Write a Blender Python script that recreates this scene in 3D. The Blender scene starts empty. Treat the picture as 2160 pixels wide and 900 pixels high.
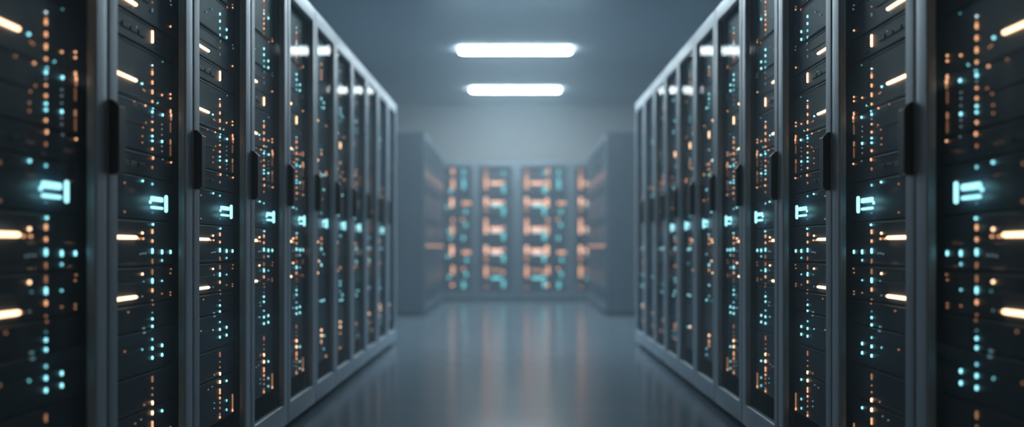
import bpy, bmesh, math, random
from mathutils import Vector, Matrix
random.seed(7)
S = bpy.context.scene
COL = S.collection
PI = math.pi
F = 2197.0            # focal length in px of the 2160 px wide frame
CH = 0.88             # camera height
D = 1.08              # aisle half width
W = 0.70              # nominal cabinet width
H0, H1 = 0.035, 2.165  # cabinet bottom / top

# ------------------------------------------------------------------ materials
def mat(name, col, rough=0.5, metal=0.0, spec=0.5, noise=0.0, nscale=8.0, bump=0.0, bscale=200.0):
    m = bpy.data.materials.new(name); m.use_nodes = True
    nt = m.node_tree; b = nt.nodes['Principled BSDF']
    b.inputs['Base Color'].default_value = (*col, 1)
    b.inputs['Roughness'].default_value = rough
    b.inputs['Metallic'].default_value = metal
    b.inputs['Specular IOR Level'].default_value = spec
    tc = nt.nodes.new('ShaderNodeTexCoord')
    if noise:
        n = nt.nodes.new('ShaderNodeTexNoise'); n.inputs['Scale'].default_value = nscale; n.inputs['Detail'].default_value = 4
        nt.links.new(tc.outputs['Object'], n.inputs['Vector'])
        mr = nt.nodes.new('ShaderNodeMapRange')
        mr.inputs['To Min'].default_value = max(0.02, rough - noise); mr.inputs['To Max'].default_value = rough + noise
        nt.links.new(n.outputs['Fac'], mr.inputs['Value']); nt.links.new(mr.outputs['Result'], b.inputs['Roughness'])
    if bump:
        n2 = nt.nodes.new('ShaderNodeTexNoise'); n2.inputs['Scale'].default_value = bscale
        nt.links.new(tc.outputs['Object'], n2.inputs['Vector'])
        bp = nt.nodes.new('ShaderNodeBump'); bp.inputs['Strength'].default_value = bump; bp.inputs['Distance'].default_value = 0.001
        nt.links.new(n2.outputs['Fac'], bp.inputs['Height']); nt.links.new(bp.outputs['Normal'], b.inputs['Normal'])
    return m

def emit(name, col, strength, sampling='NONE'):
    m = bpy.data.materials.new(name); m.use_nodes = True
    nt = m.node_tree; nt.nodes.clear()
    e = nt.nodes.new('ShaderNodeEmission'); e.inputs['Color'].default_value = (*col, 1); e.inputs['Strength'].default_value = strength
    o = nt.nodes.new('ShaderNodeOutputMaterial'); nt.links.new(e.outputs[0], o.inputs[0])
    m.cycles.emission_sampling = sampling
    return m

def glass_mat():
    m = bpy.data.materials.new('door_glass'); m.use_nodes = True
    nt = m.node_tree; nt.nodes.clear(); N = nt.nodes.new; L = nt.links.new
    g = N('ShaderNodeNewGeometry'); d = N('ShaderNodeVectorMath'); d.operation = 'DOT_PRODUCT'
    L(g.outputs['Incoming'], d.inputs[0]); L(g.outputs['Normal'], d.inputs[1])
    def M(op, a, b=None):
        n = N('ShaderNodeMath'); n.operation = op
        for i, v in enumerate((a, b)):
            if v is None: continue
            if isinstance(v, (int, float)): n.inputs[i].default_value = v
            else: L(v, n.inputs[i])
        return n.outputs[0]
    c = M('ABSOLUTE', d.outputs['Value'])
    p = M('POWER', M('SUBTRACT', 1.0, c), 5.0)
    f = M('ADD', M('MULTIPLY', p, GLASS_F), 0.008)
    t = N('ShaderNodeBsdfTransparent'); t.inputs['Color'].default_value = (0.90, 0.94, 0.95, 1)
    gl = N('ShaderNodeBsdfGlossy'); gl.inputs['Roughness'].default_value = 0.035; gl.inputs['Color'].default_value = (0.95, 0.97, 1, 1)
    mx = N('ShaderNodeMixShader'); L(f, mx.inputs['Fac']); L(t.outputs[0], mx.inputs[1]); L(gl.outputs[0], mx.inputs[2])
    o = N('ShaderNodeOutputMaterial'); L(mx.outputs[0], o.inputs[0])
    return m
GLASS_F = 0.07

M_steel = mat('painted_steel', (0.62, 0.77, 0.90), 0.43, 0.40, noise=0.04, nscale=3, bump=0.05)
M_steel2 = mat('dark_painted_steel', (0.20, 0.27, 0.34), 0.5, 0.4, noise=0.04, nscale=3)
M_body = mat('cabinet_shell', (0.10, 0.135, 0.17), 0.5, 0.3, noise=0.05)
M_dark = mat('dark_plinth', (0.02, 0.024, 0.028), 0.6)
M_handle = mat('black_handle', (0.012, 0.013, 0.015), 0.42)
M_rail = mat('mounting_rail_steel', (0.06, 0.085, 0.115), 0.45, 0.3)
M_chassis = mat('server_chassis', (0.03, 0.035, 0.04), 0.5, 0.3)
M_bezel = mat('server_bezel', (0.062, 0.088, 0.13), 0.45, 0.1, noise=0.05, nscale=12, bump=0.06, bscale=400)
M_slot = mat('vent_slot', (0.08, 0.11, 0.14), 0.45, 0.3)
M_glass = glass_mat()
M_wall = mat('painted_wall', (0.46, 0.53, 0.58), 0.75, noise=0.03, bump=0.05, bscale=120)
M_ceil = mat('painted_ceiling', (0.33, 0.42, 0.51), 0.8, bump=0.05, bscale=90)
M_lamp = emit('lamp_diffuser', (0.78, 0.94, 1.0), 35.0, 'AUTO')
M_lamph = mat('lamp_housing', (0.5, 0.54, 0.57), 0.5)

OR, CY, WH = (1.0, 0.44, 0.22), (0.23, 0.72, 0.83), (0.55, 0.70, 0.80)
LEDM = {
 'O': emit('led_orange_bright', (1.0, 0.55, 0.32), 4.0),
 'o': emit('led_orange', OR, 1.5),
 'd': emit('led_orange_dim', OR, 0.42),
 'e': emit('led_amber_faint', OR, 0.16),
 'C': emit('led_cyan_bright', (0.30, 0.79, 0.88), 2.4),
 'c': emit('led_cyan', CY, 1.4),
 'k': emit('led_cyan_dim', CY, 0.4),
 'W': emit('led_white', (0.70, 0.88, 0.96), 1.8),
 'w': emit('led_white_dim', WH, 0.25),
}
M_bar = emit('light_bar_glow', (1.0, 0.56, 0.30), 5.0, 'AUTO')
M_logo = emit('logo_glow', (0.36, 0.85, 0.93), 2.0, 'AUTO')
LEDNAME = {'O': 'bright orange status light', 'o': 'orange status light', 'd': 'dim orange status light', 'e': 'faint amber status strip', 'C': 'bright cyan status light',
           'c': 'cyan status light', 'k': 'dim cyan status light', 'W': 'white status light', 'w': 'dim white status light'}

# floor: polished sealed slabs
def floor_mat():
    m = mat('polished_floor', (0.20, 0.235, 0.265), 0.22, 0.0, 0.55)
    nt = m.node_tree; b = nt.nodes['Principled BSDF']; N = nt.nodes.new; L = nt.links.new
    tc = [n for n in nt.nodes if n.type == 'TEX_COORD'][0]
    br = N('ShaderNodeTexBrick'); br.offset = 0; br.inputs['Scale'].default_value = 1.0
    br.inputs['Brick Width'].default_value = 2.4; br.inputs['Row Height'].default_value = 2.4; br.inputs['Mortar Size'].default_value = 0.006
    br.inputs['Color1'].default_value = (0.22, 0.31, 0.39, 1); br.inputs['Color2'].default_value = (0.23, 0.32, 0.40, 1); br.inputs['Mortar'].default_value = (0.29, 0.39, 0.47, 1)
    mp = N('ShaderNodeMapping'); mp.inputs['Location'].default_value = (1.2, 1.55, 0)
    L(tc.outputs['Object'], mp.inputs['Vector']); L(mp.outputs['Vector'], br.inputs['Vector']); L(br.outputs['Color'], b.inputs['Base Color'])
    n = N('ShaderNodeTexNoise'); n.inputs['Scale'].default_value = 1.5; n.inputs['Detail'].default_value = 6
    L(tc.outputs['Object'], n.inputs['Vector'])
    mr = N('ShaderNodeMapRange'); mr.inputs['To Min'].default_value = 0.15; mr.inputs['To Max'].default_value = 0.20
    L(n.outputs['Fac'], mr.inputs['Value']); L(mr.outputs['Result'], b.inputs['Roughness'])
    return m
M_floor = floor_mat()

# ------------------------------------------------------------------ mesh helpers
def box(bm, x0, x1, y0, y1, z0, z1, bev=0.0, seg=2, mi=0):
    r = bmesh.ops.create_cube(bm, size=1.0)
    vs = r['verts']
    for v in vs:
        v.co = Vector((x0 + (v.co.x + .5) * (x1 - x0), y0 + (v.co.y + .5) * (y1 - y0), z0 + (v.co.z + .5) * (z1 - z0)))
    fs = set(f for v in vs for f in v.link_faces)
    for f in fs: f.material_index = mi
    if bev:
        es = list(set(e for v in vs for e in v.link_edges))
        r2 = bmesh.ops.bevel(bm, geom=es, offset=bev, segments=seg, affect='EDGES', profile=0.5, clamp_overlap=True)
        for f in r2['faces']: f.material_index = mi
    return bm

def ring(bm, x0, x1, y0, y1, z0, z1, yl, yr, zb, zt, bev=0.0, seg=3):
    """rectangular frame in the y-z plane from x0 (back) to x1 (front); yl, yr stile widths, zb, zt rail heights"""
    O = [(y0, z0), (y1, z0), (y1, z1), (y0, z1)]
    I = [(y0 + yl, z0 + zb), (y1 - yr, z0 + zb), (y1 - yr, z1 - zt), (y0 + yl, z1 - zt)]
    vf = [[bm.verts.new((x, *p)) for p in P] for x in (x0, x1) for P in (O, I)]
    bo, bi, fo, fi = vf
    for k in range(4):
        j = (k + 1) % 4
        bm.faces.new((fo[k], fo[j], fi[j], fi[k])); bm.faces.new((bo[j], bo[k], bi[k], bi[j]))
        bm.faces.new((bo[k], bo[j], fo[j], fo[k])); bm.faces.new((bi[j], bi[k], fi[k], fi[j]))
    bmesh.ops.recalc_face_normals(bm, faces=bm.faces[:])
    if bev:
        es = [e for e in bm.edges if all(v in fo or v in fi for v in e.verts) and not (e.verts[0] in fo) != (e.verts[1] in fo)]
        bmesh.ops.bevel(bm, geom=es, offset=bev, segments=seg, affect='EDGES', profile=0.5, clamp_overlap=True)
    return bm

def capsule(bm, a, b, r, nu=10, nr=4):
    """rounded rod from a to b (axis aligned with y or z)"""
    a = Vector(a); b = Vector(b); ax = (b - a); ln = ax.length
    ax = ax.normalized() if ln > 1e-6 else Vector((0, 0, 1))
    s = Vector((1, 0, 0)) if abs(ax.x) < .9 else Vector((0, 1, 0)); t = ax.cross(s).normalized(); s = t.cross(ax)
    rings = []
    for end, base in ((0, a), (1, b)):
        rng = range(1, nr + 1) if end == 0 else range(nr, 0, -1)
        for k in rng:
            th = k / nr * PI / 2
            off = -math.cos(th) if end == 0 else math.cos(th)
            if end == 1 and k == nr and ln < 1e-6: continue
            rings.append([bm.verts.new(base + ax * off * r + (s * math.cos(2 * PI * i / nu) + t * math.sin(2 * PI * i / nu)) * r * math.sin(th)) for i in range(nu)])
    p0 = bm.verts.new(a - ax * r); p1 = bm.verts.new(b + ax * r)
    for q in range(len(rings) - 1):
        for i in range(nu):
            j = (i + 1) % nu
            f = bm.faces.new((rings[q][i], rings[q][j], rings[q + 1][j], rings[q + 1][i])); f.smooth = True
    for i in range(nu):
        j = (i + 1) % nu
        bm.faces.new((p0, rings[0][j], rings[0][i])).smooth = True; bm.faces.new((p1, rings[-1][i], rings[-1][j])).smooth = True
    return bm

def mesh(name, bm, *mats, smooth=False):
    bmesh.ops.recalc_face_normals(bm, faces=bm.faces[:])
    me = bpy.data.meshes.new(name); bm.to_mesh(me); bm.free()
    for m in mats: me.materials.append(m)
    if smooth:
        for p in me.polygons: p.use_smooth = True
        try: me.set_sharp_from_angle(angle=math.radians(50))
        except Exception: pass
    return me

def obj(name, me, parent=None, loc=(0, 0, 0), label=None):
    o = bpy.data.objects.new(name, me); COL.objects.link(o); o.location = loc
    if parent: o.parent = parent
    if label: o['label'] = label
    return o

def tag(o, label=None, cat=None, group=None, kind=None):
    if label: o['label'] = label
    if cat: o['category'] = cat
    if group: o['group'] = group
    if kind: o['kind'] = kind
    return o

def empty(name, loc=(0, 0, 0)):
    e = bpy.data.objects.new(name, None); e.empty_display_size = .05; COL.objects.link(e); e.location = loc
    return e

def copy_tree(o, parent=None, keep=None):
    c = o.copy(); COL.objects.link(c)
    if parent: c.parent = parent
    for ch in o.children:
        if keep is None or keep(ch): copy_tree(ch, c, keep)
    return c

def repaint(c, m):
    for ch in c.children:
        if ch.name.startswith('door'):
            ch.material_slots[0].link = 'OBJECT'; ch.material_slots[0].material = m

def structure(name, me): return tag(obj(name, me), kind='structure')

# ------------------------------------------------------------------ room shell
XW, Y0, Y1, HC = 2.35, -1.6, 17.95, CH + 2.45
structure('floor', mesh('floor', box(bmesh.new(), -XW - .1, XW + .1, Y0 - .1, Y1 + .1, -.1, 0), M_floor))
structure('ceiling', mesh('ceiling', box(bmesh.new(), -XW - .1, XW + .1, Y0 - .1, Y1 + .1, HC, HC + .1), M_ceil))
structure('wall_left', mesh('wall_left', box(bmesh.new(), -XW - .1, -XW, Y0 - .1, Y1 + .1, 0, HC), M_wall))
structure('wall_right', mesh('wall_right', box(bmesh.new(), XW, XW + .1, Y0 - .1, Y1 + .1, 0, HC), M_wall))
structure('wall_back', mesh('wall_back', box(bmesh.new(), -XW, XW, Y1, Y1 + .1, 0, HC), M_wall))
structure('wall_front', mesh('wall_front', box(bmesh.new(), -XW, XW, Y0 - .1, Y0, 0, HC), M_wall))

ORD = ['first', 'second', 'third', 'fourth', 'fifth', 'sixth', 'seventh', 'eighth', 'ninth', 'tenth', 'eleventh', 'twelfth', 'thirteenth', 'fourteenth']

# ------------------------------------------------------------------ ceiling lamps
def rounded_slab(bm, sx, sy, z0, z1, r, n=6):
    pts = []
    for cx, cy, a0 in ((sx - r, sy - r, 0), (-sx + r, sy - r, 90), (-sx + r, -sy + r, 180), (sx - r, -sy + r, 270)):
        for k in range(n + 1):
            a = math.radians(a0 + 90 * k / n); pts.append((cx + r * math.cos(a), cy + r * math.sin(a)))
    lo = [bm.verts.new((*p, z0)) for p in pts]; hi = [bm.verts.new((*p, z1)) for p in pts]
    bm.faces.new(lo); bm.faces.new(hi)
    for i in range(len(pts)):
        j = (i + 1) % len(pts); bm.faces.new((lo[i], lo[j], hi[j], hi[i]))
    return bm
lamp0 = None
LAMPS = ((16.15, 'glowing white ceiling light panel, the smaller lower one near the back wall'),
         (12.90, 'glowing white ceiling light panel, the larger upper one in view'),
         (9.6, 'glowing white ceiling light panel just above the top edge of the photo'))
for ly, lab in LAMPS:
    if lamp0 is None:
        lamp0 = empty('ceiling_light', (0, ly, HC))
        obj('diffuser', mesh('diffuser', rounded_slab(bmesh.new(), .69, .16, -.036, -.014, .06), M_lamp), lamp0)
        obj('housing', mesh('housing', rounded_slab(bmesh.new(), .66, .14, -.014, -.001, .06), M_lamph), lamp0)
        l = lamp0
    else:
        l = copy_tree(lamp0); l.location = (0, ly, HC)
    tag(l, lab, 'ceiling light', 'ceiling light panels above the aisle')

# ------------------------------------------------------------------ cabinet prototype (front faces +x, width along +y)
G = 0.004  # half gap between neighbours
def make_cabinet():
    c = empty('server_cabinet')
    bm = ring(bmesh.new(), -1.0, -.028, G, W - G, H0, H1, .02, .02, .03, .03)
    box(bm, -1.0, -.975, G + .001, W - G - .001, H0 + .001, H1 - .001)
    obj('body', mesh('body', bm, M_body), c)
    obj('plinth', mesh('plinth', box(bmesh.new(), -.96, -.05, .03, W - .03, .0, H0 - .0005, .004), M_dark), c)
    bm = box(bmesh.new(), -.055, -.043, .617, .677, H0 + .04, H1 - .04, .002)
    obj('mounting_rail', mesh('mounting_rail', bm, M_rail), c)
    bm = box(bmesh.new(), -.055, -.043, .026, .045, H0 + .04, H1 - .04, .002)
    obj('mounting_rail', mesh('mounting_rail', bm, M_rail), c)
    bm = ring(bmesh.new(), -.024, 0, G, W - G, H0 + .002, H1, .064, .072, .10, .082, .007, 4)
    d = obj('door', mesh('door', bm, M_steel, smooth=True), c)
    obj('glass_pane', mesh('glass_pane', box(bmesh.new(), -.015, -.0105, .0685, W - .0765, H0 + .099, H1 - .079), M_glass), d, label='clear glass pane')
    bm = bmesh.new()   # paddle handle with sloping ends
    prof = [(0, -.098), (.018, -.098), (.026, -.090), (.026, .082), (.008, .100), (0, .100)]
    a = [bm.verts.new((x + .0005, -.006 + .012, CH + .292 + z)) for x, z in prof]; b = [bm.verts.new((x + .0005, .050, CH + .292 + z)) for x, z in prof]
    bm.faces.new(a); bm.faces.new(b)
    for i in range(len(prof)):
        j = (i + 1) % len(prof); bm.faces.new((a[i], a[j], b[j], b[i]))
    bmesh.ops.bevel(bm, geom=bm.edges[:], offset=.0015, segments=1, affect='EDGES')
    obj('handle', mesh('handle', bm, M_handle), d, label='black paddle handle')
    # glowing logo behind the glass: tall bar beside stacked strokes
    bm = bmesh.new(); x = -.0225; k = W / .732
    Y = lambda z: (z - 2.762) * k
    Z = lambda h: CH + h
    capsule(bm, (x, Y(3.288), Z(.113)), (x, Y(3.288), Z(.157)), .0058, 8, 3)
    for h, r in ((.149, .0046), (.1425, .0046), (.1195, .0044)):
        capsule(bm, (x, Y(3.158), Z(h)), (x, Y(3.25), Z(h)), r, 8, 3)
    capsule(bm, (x, Y(3.146), Z(.1335)), (x, Y(3.146), Z(.1365)), .0040, 8, 3)
    obj('logo', mesh('logo', bm, M_logo), d, label='glowing cyan logo of a bar beside stacked strokes')
    return c

# ------------------------------------------------------------------ rack servers
XF = -.040     # bezel plane
UNITS = [(-.66, -.50), (-.49, -.388), (-.38, -.257), (-.25, -.178), (-.17, -.066), (-.058, .072), (.082, .205), (.213, .275), (.285, .424),
         (.434, .592), (.602, .672), (.682, .782), (.792, .925), (.935, 1.19)]
UTYPE = ['storage server', 'rack server', 'rack server', 'slim network switch', 'rack server', 'storage server', 'blank server', 'slim vented switch', 'storage server',
         'storage server', 'slim network switch', 'rack server', 'storage server', 'tall storage server']
UNITS = [(a, UNITS[i + 1][0] - .0035 if i < 13 else b) for i, (a, b) in enumerate(UNITS)]
M_, C2, C3, LF = .427, .511, .588, .342
def px(x):   # cab-one pixel column -> y in the nominal cabinet
    return (D + .04) * F / (1087 - x)
def hy(y, z): return (520 - y) * z / F
Zm, Z2, Z3, Zl = 3.21, 3.294, 3.371, 3.119
LEDS = []   # (y, h, code, half length)
def L(y, h, code, hl=0.0): LEDS.append((y, h, code, hl))
for y, cde, hl in ((5, 'd', 0), (22, 'w', .003), (138, 'W', 0), (146, 'd', 0), (154, 'o', .004), (174, 'o', .003), (194, 'o', .004), (214, 'o', .001), (227, 'c', 0), (236, 'C', .001),
                   (246, 'w', .001), (257, 'o', 0), (274, 'o', .001), (287, 'C', 0), (297, 'C', 0), (314, 'o', .001), (333, 'o', .002), (353, 'd', .002), (388, 'c', .001),
                   (448, 'k', 0), (473, 'C', 0), (488, 'o', .004), (508, 'o', .002), (529, 'C', .005), (551, 'd', .005), (573, 'd', .006), (592, 'C', .005), (612, 'o', .003), (637, 'd', 0), (659, 'k', 0),
                   (672, 'C', .001), (689, 'C', .001), (715, 'c', .001), (734, 'C', .002), (754, 'C', .002), (799, 'd', .007), (818, 'd', 0), (832, 'd', .001), (849, 'O', .003), (870, 'O', .003), (891, 'o', .003)):
    L(M_, hy(y, Zm), cde, hl)
L(M_, .646, 'O', .016)
for h, cde in ((.88, 'C'), (.853, 'C'), (.826, 'c'), (.801, 'c'), (.777, 'w'), (1.14, 'w'), (1.118, 'c'), (1.093, 'o'), (1.07, 'd'), (1.05, 'o'), (1.036, 'W'), (1.013, 'o'), (.992, 'o'), (.969, 'o'), (.945, 'd'),
               (-.553, 'o'), (-.572, 'o'), (-.59, 'd'), (-.61, 'd'), (-.633, 'd'), (-.645, 'o')):
    L(M_, h, cde, .002)
for y, cde, hl in ((130, 'k', 0), (200, 'o', 0), (242, 'C', .001), (298, 'C', .001), (262, 'w', 0), (272, 'w', 0), (284, 'w', 0), (308, 'w', 0), (319, 'w', 0), (336, 'w', 0), (531, 'C', .004), (549, 'c', .001),
                   (592, 'c', 0), (619, 'd', 0), (728, 'C', .002), (748, 'C', .002), (866, 'C', .001)):
    L(C2, hy(y, Z2), cde, hl)
for h, cde in ((.84, 'C'), (.81, 'C'), (1.05, 'w'), (1.034, 'C'), (1.118, 'k'), (-.595, 'c'), (-.631, 'c'), (.93, 'd')): L(C2, h, cde, .002)
for y, cde, hl in ((55, 'o', 0), (198, 'o', 0), (207, 'o', 0), (237, 'o', .003), (247, 'd', .008), (268, 'e', .014), (299, 'd', .006), (318, 'e', .014), (342, 'o', 0), (531, 'C', .003), (567, 'd', 0), (576, 'd', 0), (616, 'd', 0), (622, 'd', 0)):
    L(C3, hy(y, Z3), cde, hl)
for h, cde, hl in ((.956, 'd', 0), (.944, 'o', 0), (.79, 'w', 0), (-.61, 'd', .026), (-.646, 'o', .003), (-.597, 'd', .0)): L(C3, h, cde, hl)
for y, h, cde in ((LF, .488, 'C'), (.364, .47, 'd'), (.352, .472, 'd'), (.364, .427, 'o'), (.276, .425, 'd'), (.374, .375, 'd'), (.35, .358, 'd'), (.345, .331, 'd'), (.345, .312, 'd'), (LF, .197, 'C'), (.21, .183, 'd'),
                  (.21, .10, 'd'), (.345, .041, 'O'), (.315, .024, 'o'), (.335, .024, 'd'), (.352, .024, 'o'), (.33, -.022, 'w'), (.35, -.02, 'w'), (.37, -.02, 'w'), (.345, -.082, 'O'), (.355, -.105, 'k'), (.31, -.149, 'd'), (.345, -.149, 'w'),
                  (.237, -.189, 'd'), (.35, -.252, 'w'), (.36, -.252, 'k'), (LF, -.308, 'c'), (.21, -.30, 'd'), (.36, -.476, 'd'), (.335, -.516, 'w'), (.29, -.52, 'w'), (.47, .449, 'c'), (.24, .64, 'w'), (.30, .648, 'w'), (.27, .70, 'w'),
                  (.33, .875, 'k'), (.27, .85, 'k'), (.36, -.58, 'k'), (.36, -.60, 'k'), (.30, 1.10, 'd'), (.30, 1.0, 'd')):
    L(y, h, cde)
BARS = (.712, .489, .027, -.148)
led_meshes = {}
def led_mesh(code, hl):
    key = (code, round(hl, 3))
    if key not in led_meshes:
        r = {'O': .0040, 'C': .0038, 'o': .0035, 'c': .0034}.get(code, .0030)
        led_meshes[key] = mesh('status_light', capsule(bmesh.new(), (0, 0, -hl), (0, 0, hl), r, 8, 3), LEDM[code])
    return led_meshes[key]
bar_me = mesh('light_bar', capsule(bmesh.new(), (0, -.075, 0), (0, .075, 0), .0052, 8, 3), M_bar)

def make_server(k):
    h0, h1 = UNITS[k]
    s = empty('rack_server'); hh = h1 - h0
    obj('chassis', mesh('chassis', box(bmesh.new(), -.78, XF - .0135, .115, .60, .003, hh - .003, .003), M_chassis), s)
    bm = box(bmesh.new(), XF - .013, XF, .098, .612, 0, hh, .003)
    box(bm, XF - .004, XF + .002, .10, .61, hh - .008, hh - .003, .001)          # top lip
    if k in (0, 1, 5, 9, 12, 13): box(bm, XF - .004, XF + .002, .10, .61, .005, .009, .001)
    if k in (7, 10):                                                          # vent slots
        for q in range(4):
            box(bm, XF - .004, XF + .003, .13 + q * .062, .18 + q * .062, hh * .35, hh * .55, .002, mi=1)
    if k in (2, 4, 8, 11):
        box(bm, XF - .004, XF + .003, .11, .40, hh * .55, hh * .55 + .004, .001, mi=1)
    if k in (10, 13, 3, 9):                                                   # short finned vents by the lights
        for q in range(3 if hh < .1 else 5):
            box(bm, XF - .004, XF + .003, .46, .49, .014 + q * .017, .020 + q * .017, .001, mi=1)
    obj('bezel', mesh('bezel', bm, M_bezel, M_slot), s)
    for (y, h, cde, hl) in LEDS:
        if h0 - .004 <= h < h1 + .006:
            hz = min(max(h - h0, .005), hh - .005)
            o = obj('status_light', led_mesh(cde, hl), s, (XF + .002 + (.002 if hz > hh - .014 else 0), y, hz), LEDNAME[cde])
            o['rank'] = {'O': 5, 'C': 5, 'o': 4, 'c': 4, 'W': 4, 'd': 2, 'e': 1, 'k': 2, 'w': 1}[cde]
    for h in BARS:
        if h0 <= h < h1: obj('light_bar', bar_me, s, (XF + .003, .215, h - h0), 'glowing orange light bar')
    return s

cab0 = make_cabinet()
proto = [make_server(k) for k in range(14)]
ZL = [2.042, 2.762, 3.494, 4.256, 4.945, 5.635, 6.27, 6.91, 7.58, 8.21, 8.85, 9.45]; ZL[-1:] = [9.45, 10.0]
ZL = ZL[:12]
ZR = [2.07, 2.815, 3.558, 4.283, 4.964, 5.637, 6.28, 6.92, 7.52, 8.10, 8.74, 9.38]
LEDSHIFT = [0, 0, -.015, -.045, -.045, -.02, -.01, 0, 0, 0, 0]
first_cab, first_srv = True, [True] * 14
rng = random.Random(3)
for side, ZS in (('left', ZL), ('right', ZR)):
    sg = 1 if side == 'left' else -1
    for i in range(11):
        z0, z1 = ZS[i], ZS[i + 1]
        wf = (z1 - z0) / W
        c = cab0 if first_cab else copy_tree(cab0, keep=None if i < 8 or (i, sg) == (9, 1) else (lambda ch: not ch.name.startswith('logo'))); first_cab = False
        c.location = (-D * sg, z0, 0); c.scale = (sg, wf, 1)
        lab = {0: 'cut off by the %s edge of the photo' % side, 10: 'last at the far end of the %s row' % side}.get(i, '%s from the camera in the %s row' % (ORD[i], side))
        tag(c, 'grey server cabinet with glass door, ' + lab, 'server cabinet', 'server cabinets lining the %s side of the aisle' % side)
        for k in range(14):
            zc = z1 + .1
            if UNITS[k][0] > 535 * zc / F or UNITS[k][1] < -395 * zc / F: continue   # wholly outside the frame
            if first_srv[k]:
                s = proto[k]; first_srv[k] = False
            else:
                if i <= 4: keep = None
                else:
                    lim = 4; pk = (.6, .42, .3, .24, .2, .18)[i - 5]
                    keep = lambda ch: ch.get('rank') is None or (ch['rank'] >= lim and rng.random() < pk)
                s = copy_tree(proto[k], keep=keep)
            s.location = (-D * sg, z0 + LEDSHIFT[i] * wf, CH + UNITS[k][0]); s.scale = (sg, wf, 1)
            tag(s, 'black %s, %s from the bottom, %s cabinet of the %s row' % (UTYPE[k], ORD[k], 'nearest' if i == 0 else ORD[i] + ' nearest', side), 'server', 'servers in the %s row of cabinets' % side)

# one more cabinet on each side beside the camera, where the rows run on out of the frame
for side, ZS in (('left', ZL), ('right', ZR)):
    sg = 1 if side == 'left' else -1
    z0 = ZS[0] - .72
    c = copy_tree(cab0); c.location = (-D * sg, z0, 0); c.scale = (sg, .72 / W, 1)
    tag(c, 'grey server cabinet with glass door, beside the camera past the %s edge of the photo' % side, 'server cabinet', 'server cabinets lining the %s side of the aisle' % side)
    for k in range(14):
        s = copy_tree(proto[k], keep=lambda ch: ch.get('rank') is None or ch['rank'] >= 4)
        s.location = (-D * sg, z0, CH + UNITS[k][0]); s.scale = (sg, .72 / W, 1)
        tag(s, 'black %s, %s from the bottom, cabinet past the %s edge of the photo' % (UTYPE[k], ORD[k], side), 'server', 'servers in the %s row of cabinets' % side)

# ------------------------------------------------------------------ side blocks beyond the cross aisle
XB, ZB0, NB, WB = 1.148, 13.3, 5, .66
srank = lambda ch: ch.get('rank') is None
def make_blade(name, wid, hh, items, lab=None):
    s = empty(name)
    obj('chassis', mesh('chassis', box(bmesh.new(), -.7, XF - .0135, .10, wid - .10, .003, hh - .003, .003), M_chassis), s)
    bm = box(bmesh.new(), XF - .013, XF, .085, wid - .085, 0, hh, .004)
    box(bm, XF - .004, XF + .006, .09, wid - .09, hh - .012, hh - .002, .002)
    obj('bezel', mesh('bezel', bm, M_bezel, M_slot), s)
    for (ya, yb, za, zb, cde, r) in items:
        obj('status_light', mesh('status_light', capsule(bmesh.new(), (0, ya, za), (0, yb, zb), r, 8, 3), BLM[cde]), s, (XF + .002, 0, 0), LEDNAME[cde])
    return s
BLM = {'O': emit('back_orange_bright', (1.0, .58, .40), 1.7, 'AUTO'), 'o': emit('back_orange', (1.0, .52, .32), 1.2, 'AUTO'), 'd': emit('back_orange_dim', (1.0, .48, .28), .5),
       'C': emit('back_cyan_bright', (.2, .80, .92), 1.5, 'AUTO'), 'c': emit('back_cyan', (.14, .72, .84), 1.15, 'AUTO'), 'k': emit('back_cyan_dim', CY, .4), 'W': emit('back_white', (.85, .9, 1), 1.2), 'w': emit('back_white_dim', WH, .6)}
side_units = [
    (.30, [(.30, .30, .12, .12, 'd', .010), (.40, .40, .20, .20, 'd', .010)]),
    (.86, [(.15, .15, .03, .03, 'o', .012), (.30, .30, .03, .03, 'o', .012), (.45, .45, .03, .03, 'o', .012), (.35, .35, .22, .22, 'd', .010)]),
    (1.25, [(.2, .2, .10, .10, 'd', .010), (.42, .42, .24, .24, 'd', .010)]),
    (1.66, [(.14, .14, .17, .17, 'o', .012), (.34, .34, .14, .14, 'o', .012), (.48, .48, .05, .05, 'd', .010)]),
]
sproto = [make_blade('blade_server', W, .33, it) for _, it in side_units]
used = [False] * 4
for side, sg in (('left', 1), ('right', -1)):
    for i in range(NB):
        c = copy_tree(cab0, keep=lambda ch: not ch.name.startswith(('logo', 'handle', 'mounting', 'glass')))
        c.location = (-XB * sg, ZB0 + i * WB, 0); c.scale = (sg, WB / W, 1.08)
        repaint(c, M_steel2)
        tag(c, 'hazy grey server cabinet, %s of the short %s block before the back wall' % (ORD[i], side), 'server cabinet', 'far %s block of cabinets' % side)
        for k, (h, it) in enumerate(side_units):
            if used[k]: s = copy_tree(sproto[k])
            else: s = sproto[k]; used[k] = True
            s.location = (-(XB - .041) * sg, ZB0 + i * WB, h); s.scale = (sg, WB / W, 1)
            tag(s, 'dark blade server, %s up in the %s cabinet of the far %s block' % (ORD[k], ORD[i], side), 'server', 'servers in the far %s block' % side)

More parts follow.
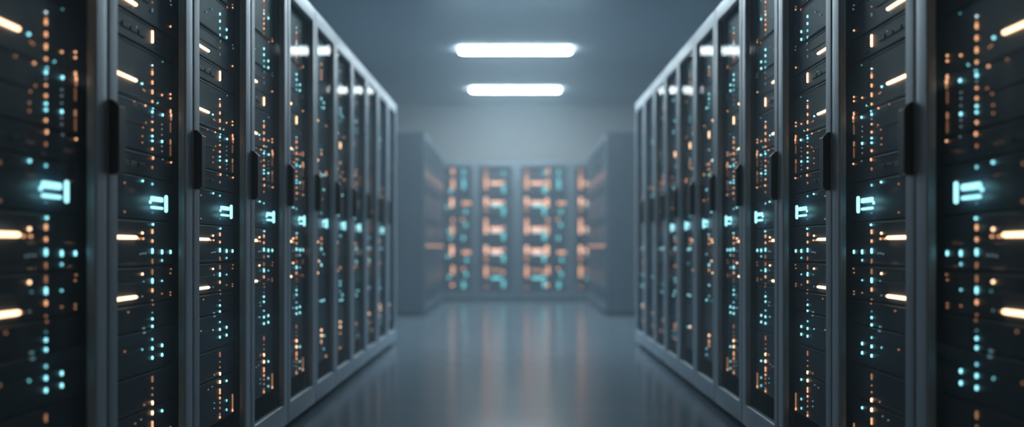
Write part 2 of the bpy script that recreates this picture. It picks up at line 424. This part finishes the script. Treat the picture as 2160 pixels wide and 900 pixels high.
# ------------------------------------------------------------------ back row facing the camera
ZBK = 16.95
PX = ZBK / F
BX = [918, 1003, 1088, 1207, 1290]
YS = [(354, 408), (411, 456), (459, 508), (511, 556), (559, 612)]
def back_items(x0, kinds):
    it = []
    def add(xa, xb, ya, yb, c, r=3.0): it.append((xa, xb, ya, yb, c, r))
    for kd, ox in kinds:
        if kd == 'A':
            for (x, ya, yb, c) in ((955, 358, 364, 'o'), (955, 380, 396, 'o'), (950, 400, 404, 'c'), (953, 420, 434, 'O'), (944, 436, 436, 'C'), (955, 462, 464, 'o'), (954, 478, 492, 'o'), (947, 487, 487, 'C'), (950, 500, 502, 'c'),
                                   (953, 520, 536, 'O'), (945, 540, 540, 'C'), (955, 562, 576, 'o'), (947, 584, 584, 'C'), (954, 600, 602, 'o'),
                                   (978, 360, 365, 'c'), (978, 378, 396, 'c'), (982, 444, 448, 'c'), (976, 462, 462, 'o'), (982, 472, 476, 'c'), (977, 500, 515, 'c'), (984, 546, 550, 'c'), (977, 567, 567, 'o'), (983, 576, 581, 'c'), (978, 596, 606, 'c')):
                add(x + ox, x + ox, ya, yb, c)
            for y in (428, 532): add(977 + ox, 990 + ox, y, y, 'o')
        else:
            for ya, yb, c in ((358, 366, 'd'), (374, 396, 'o'), (418, 430, 'O'), (438, 444, 'd'), (460, 476, 'o'), (478, 490, 'O'), (520, 532, 'O'), (540, 550, 'd'), (560, 582, 'o'), (606, 606, 'd')):
                add(1025 + ox, 1025 + ox, ya, yb, c)
            for y, c in ((386, 'O'), (427, 'O'), (482, 'O'), (528, 'O'), (570, 'd')): add(1036 + ox, 1056 + ox, y, y, c)
            for y, c in ((433, 'C'), (488, 'W'), (534, 'W'), (586, 'C')): add(1038 + ox, 1056 + ox, y, y, c, 2.4)
            for ya, yb, c in ((363, 365, 'c'), (392, 410, 'c'), (436, 456, 'c'), (490, 506, 'c'), (538, 550, 'c'), (592, 604, 'c')): add(1062 + ox, 1062 + ox, ya, yb, c)
            for y in (384, 426, 480, 526, 574): add(1062 + ox, 1062 + ox, y, y, 'o')
    return it
CELLS = [[('A', 0)], [('B', 0)], [('B', 86), ('A', 201)], [('B', 200)]]
BNAME = ['leftmost', 'second from the left', 'third from the left and widest', 'rightmost']
for i in range(4):
    xa, xb = (BX[i] - 1087) * PX, (BX[i + 1] - 1087) * PX
    wid = xb - xa
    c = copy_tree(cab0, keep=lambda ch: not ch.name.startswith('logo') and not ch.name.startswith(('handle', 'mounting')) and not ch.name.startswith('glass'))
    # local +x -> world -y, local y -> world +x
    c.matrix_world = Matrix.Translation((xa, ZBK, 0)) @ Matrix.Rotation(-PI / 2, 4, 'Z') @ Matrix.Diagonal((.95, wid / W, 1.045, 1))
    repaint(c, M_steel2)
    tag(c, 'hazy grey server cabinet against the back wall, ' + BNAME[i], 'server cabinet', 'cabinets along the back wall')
    items = back_items(BX[i], CELLS[i])
    for k, (ya, yb) in enumerate(YS):
        z0 = CH + (520 - yb) * PX; hh = (yb - ya) * PX
        its = []
        for (pa, pb, qa, qb, cde, r) in items:
            m = (qa + qb) / 2
            if (ya <= m or k == 0) and m < yb + (3 if k < 4 else 0) and not any(a <= m < b for a, b in YS[:k]):
                qa, qb = max(qa, ya + r + 1), min(qb, yb - r - 1)
                if qb < qa: qa = qb = (qa + qb) / 2
                its.append(((pa - BX[i]) * PX, (pb - BX[i]) * PX, CH + (520 - qb) * PX - z0, CH + (520 - qa) * PX - z0, cde, r * PX))
        s = make_blade('blade_server', wid, hh, its)
        s.matrix_world = Matrix.Translation((xa, ZBK, z0)) @ Matrix.Rotation(-PI / 2, 4, 'Z')
        tag(s, 'blurred dark blade server, %s from the top, back wall cabinet %s' % (ORD[k], BNAME[i].replace('third from the left and widest', 'third from the left')), 'server', 'servers along the back wall')

# ------------------------------------------------------------------ haze, world
w = bpy.data.worlds.new('World'); S.world = w; w.use_nodes = True
nt = w.node_tree; nt.nodes.clear()
bg = nt.nodes.new('ShaderNodeBackground'); bg.inputs['Color'].default_value = (0, 0, 0, 1); bg.inputs['Strength'].default_value = 0
vs = nt.nodes.new('ShaderNodeVolumeScatter'); vs.inputs['Color'].default_value = (.64, .85, 1.0, 1); vs.inputs['Density'].default_value = .029; vs.inputs['Anisotropy'].default_value = .45
wo = nt.nodes.new('ShaderNodeOutputWorld'); nt.links.new(bg.outputs[0], wo.inputs['Surface']); nt.links.new(vs.outputs[0], wo.inputs['Volume'])

# ------------------------------------------------------------------ camera
cam = bpy.data.cameras.new('camera'); co = bpy.data.objects.new('camera', cam); COL.objects.link(co)
co.location = (0, 0, CH); co.rotation_euler = (PI / 2, 0, 0)
cam.sensor_width = 36; cam.lens = F / 2160 * 36
cam.shift_x = -7 / 2160; cam.shift_y = 70 / 2160
cam.clip_start = .05
cam.dof.use_dof = True; cam.dof.focus_distance = 3.75
cam.dof.aperture_fstop = cam.lens / 36.0
S.camera = co

# ------------------------------------------------------------------ look
S.view_settings.view_transform = 'Standard'; S.view_settings.look = 'None'; S.view_settings.gamma = 1; S.view_settings.use_curve_mapping = False
S.view_settings.exposure = 0.2
cy = S.cycles
cy.use_denoising = True; cy.denoiser = 'OPENIMAGEDENOISE'; cy.denoising_input_passes = 'RGB_ALBEDO_NORMAL'
cy.max_bounces = 6; cy.diffuse_bounces = 3; cy.glossy_bounces = 3; cy.transparent_max_bounces = 10; cy.volume_bounces = 1; cy.use_adaptive_sampling = True; cy.adaptive_threshold = 0.015
cy.caustics_reflective = False; cy.caustics_refractive = False
cy.sample_clamp_indirect = 4.0

for o in COL.objects:
    if 'rank' in o: del o['rank']
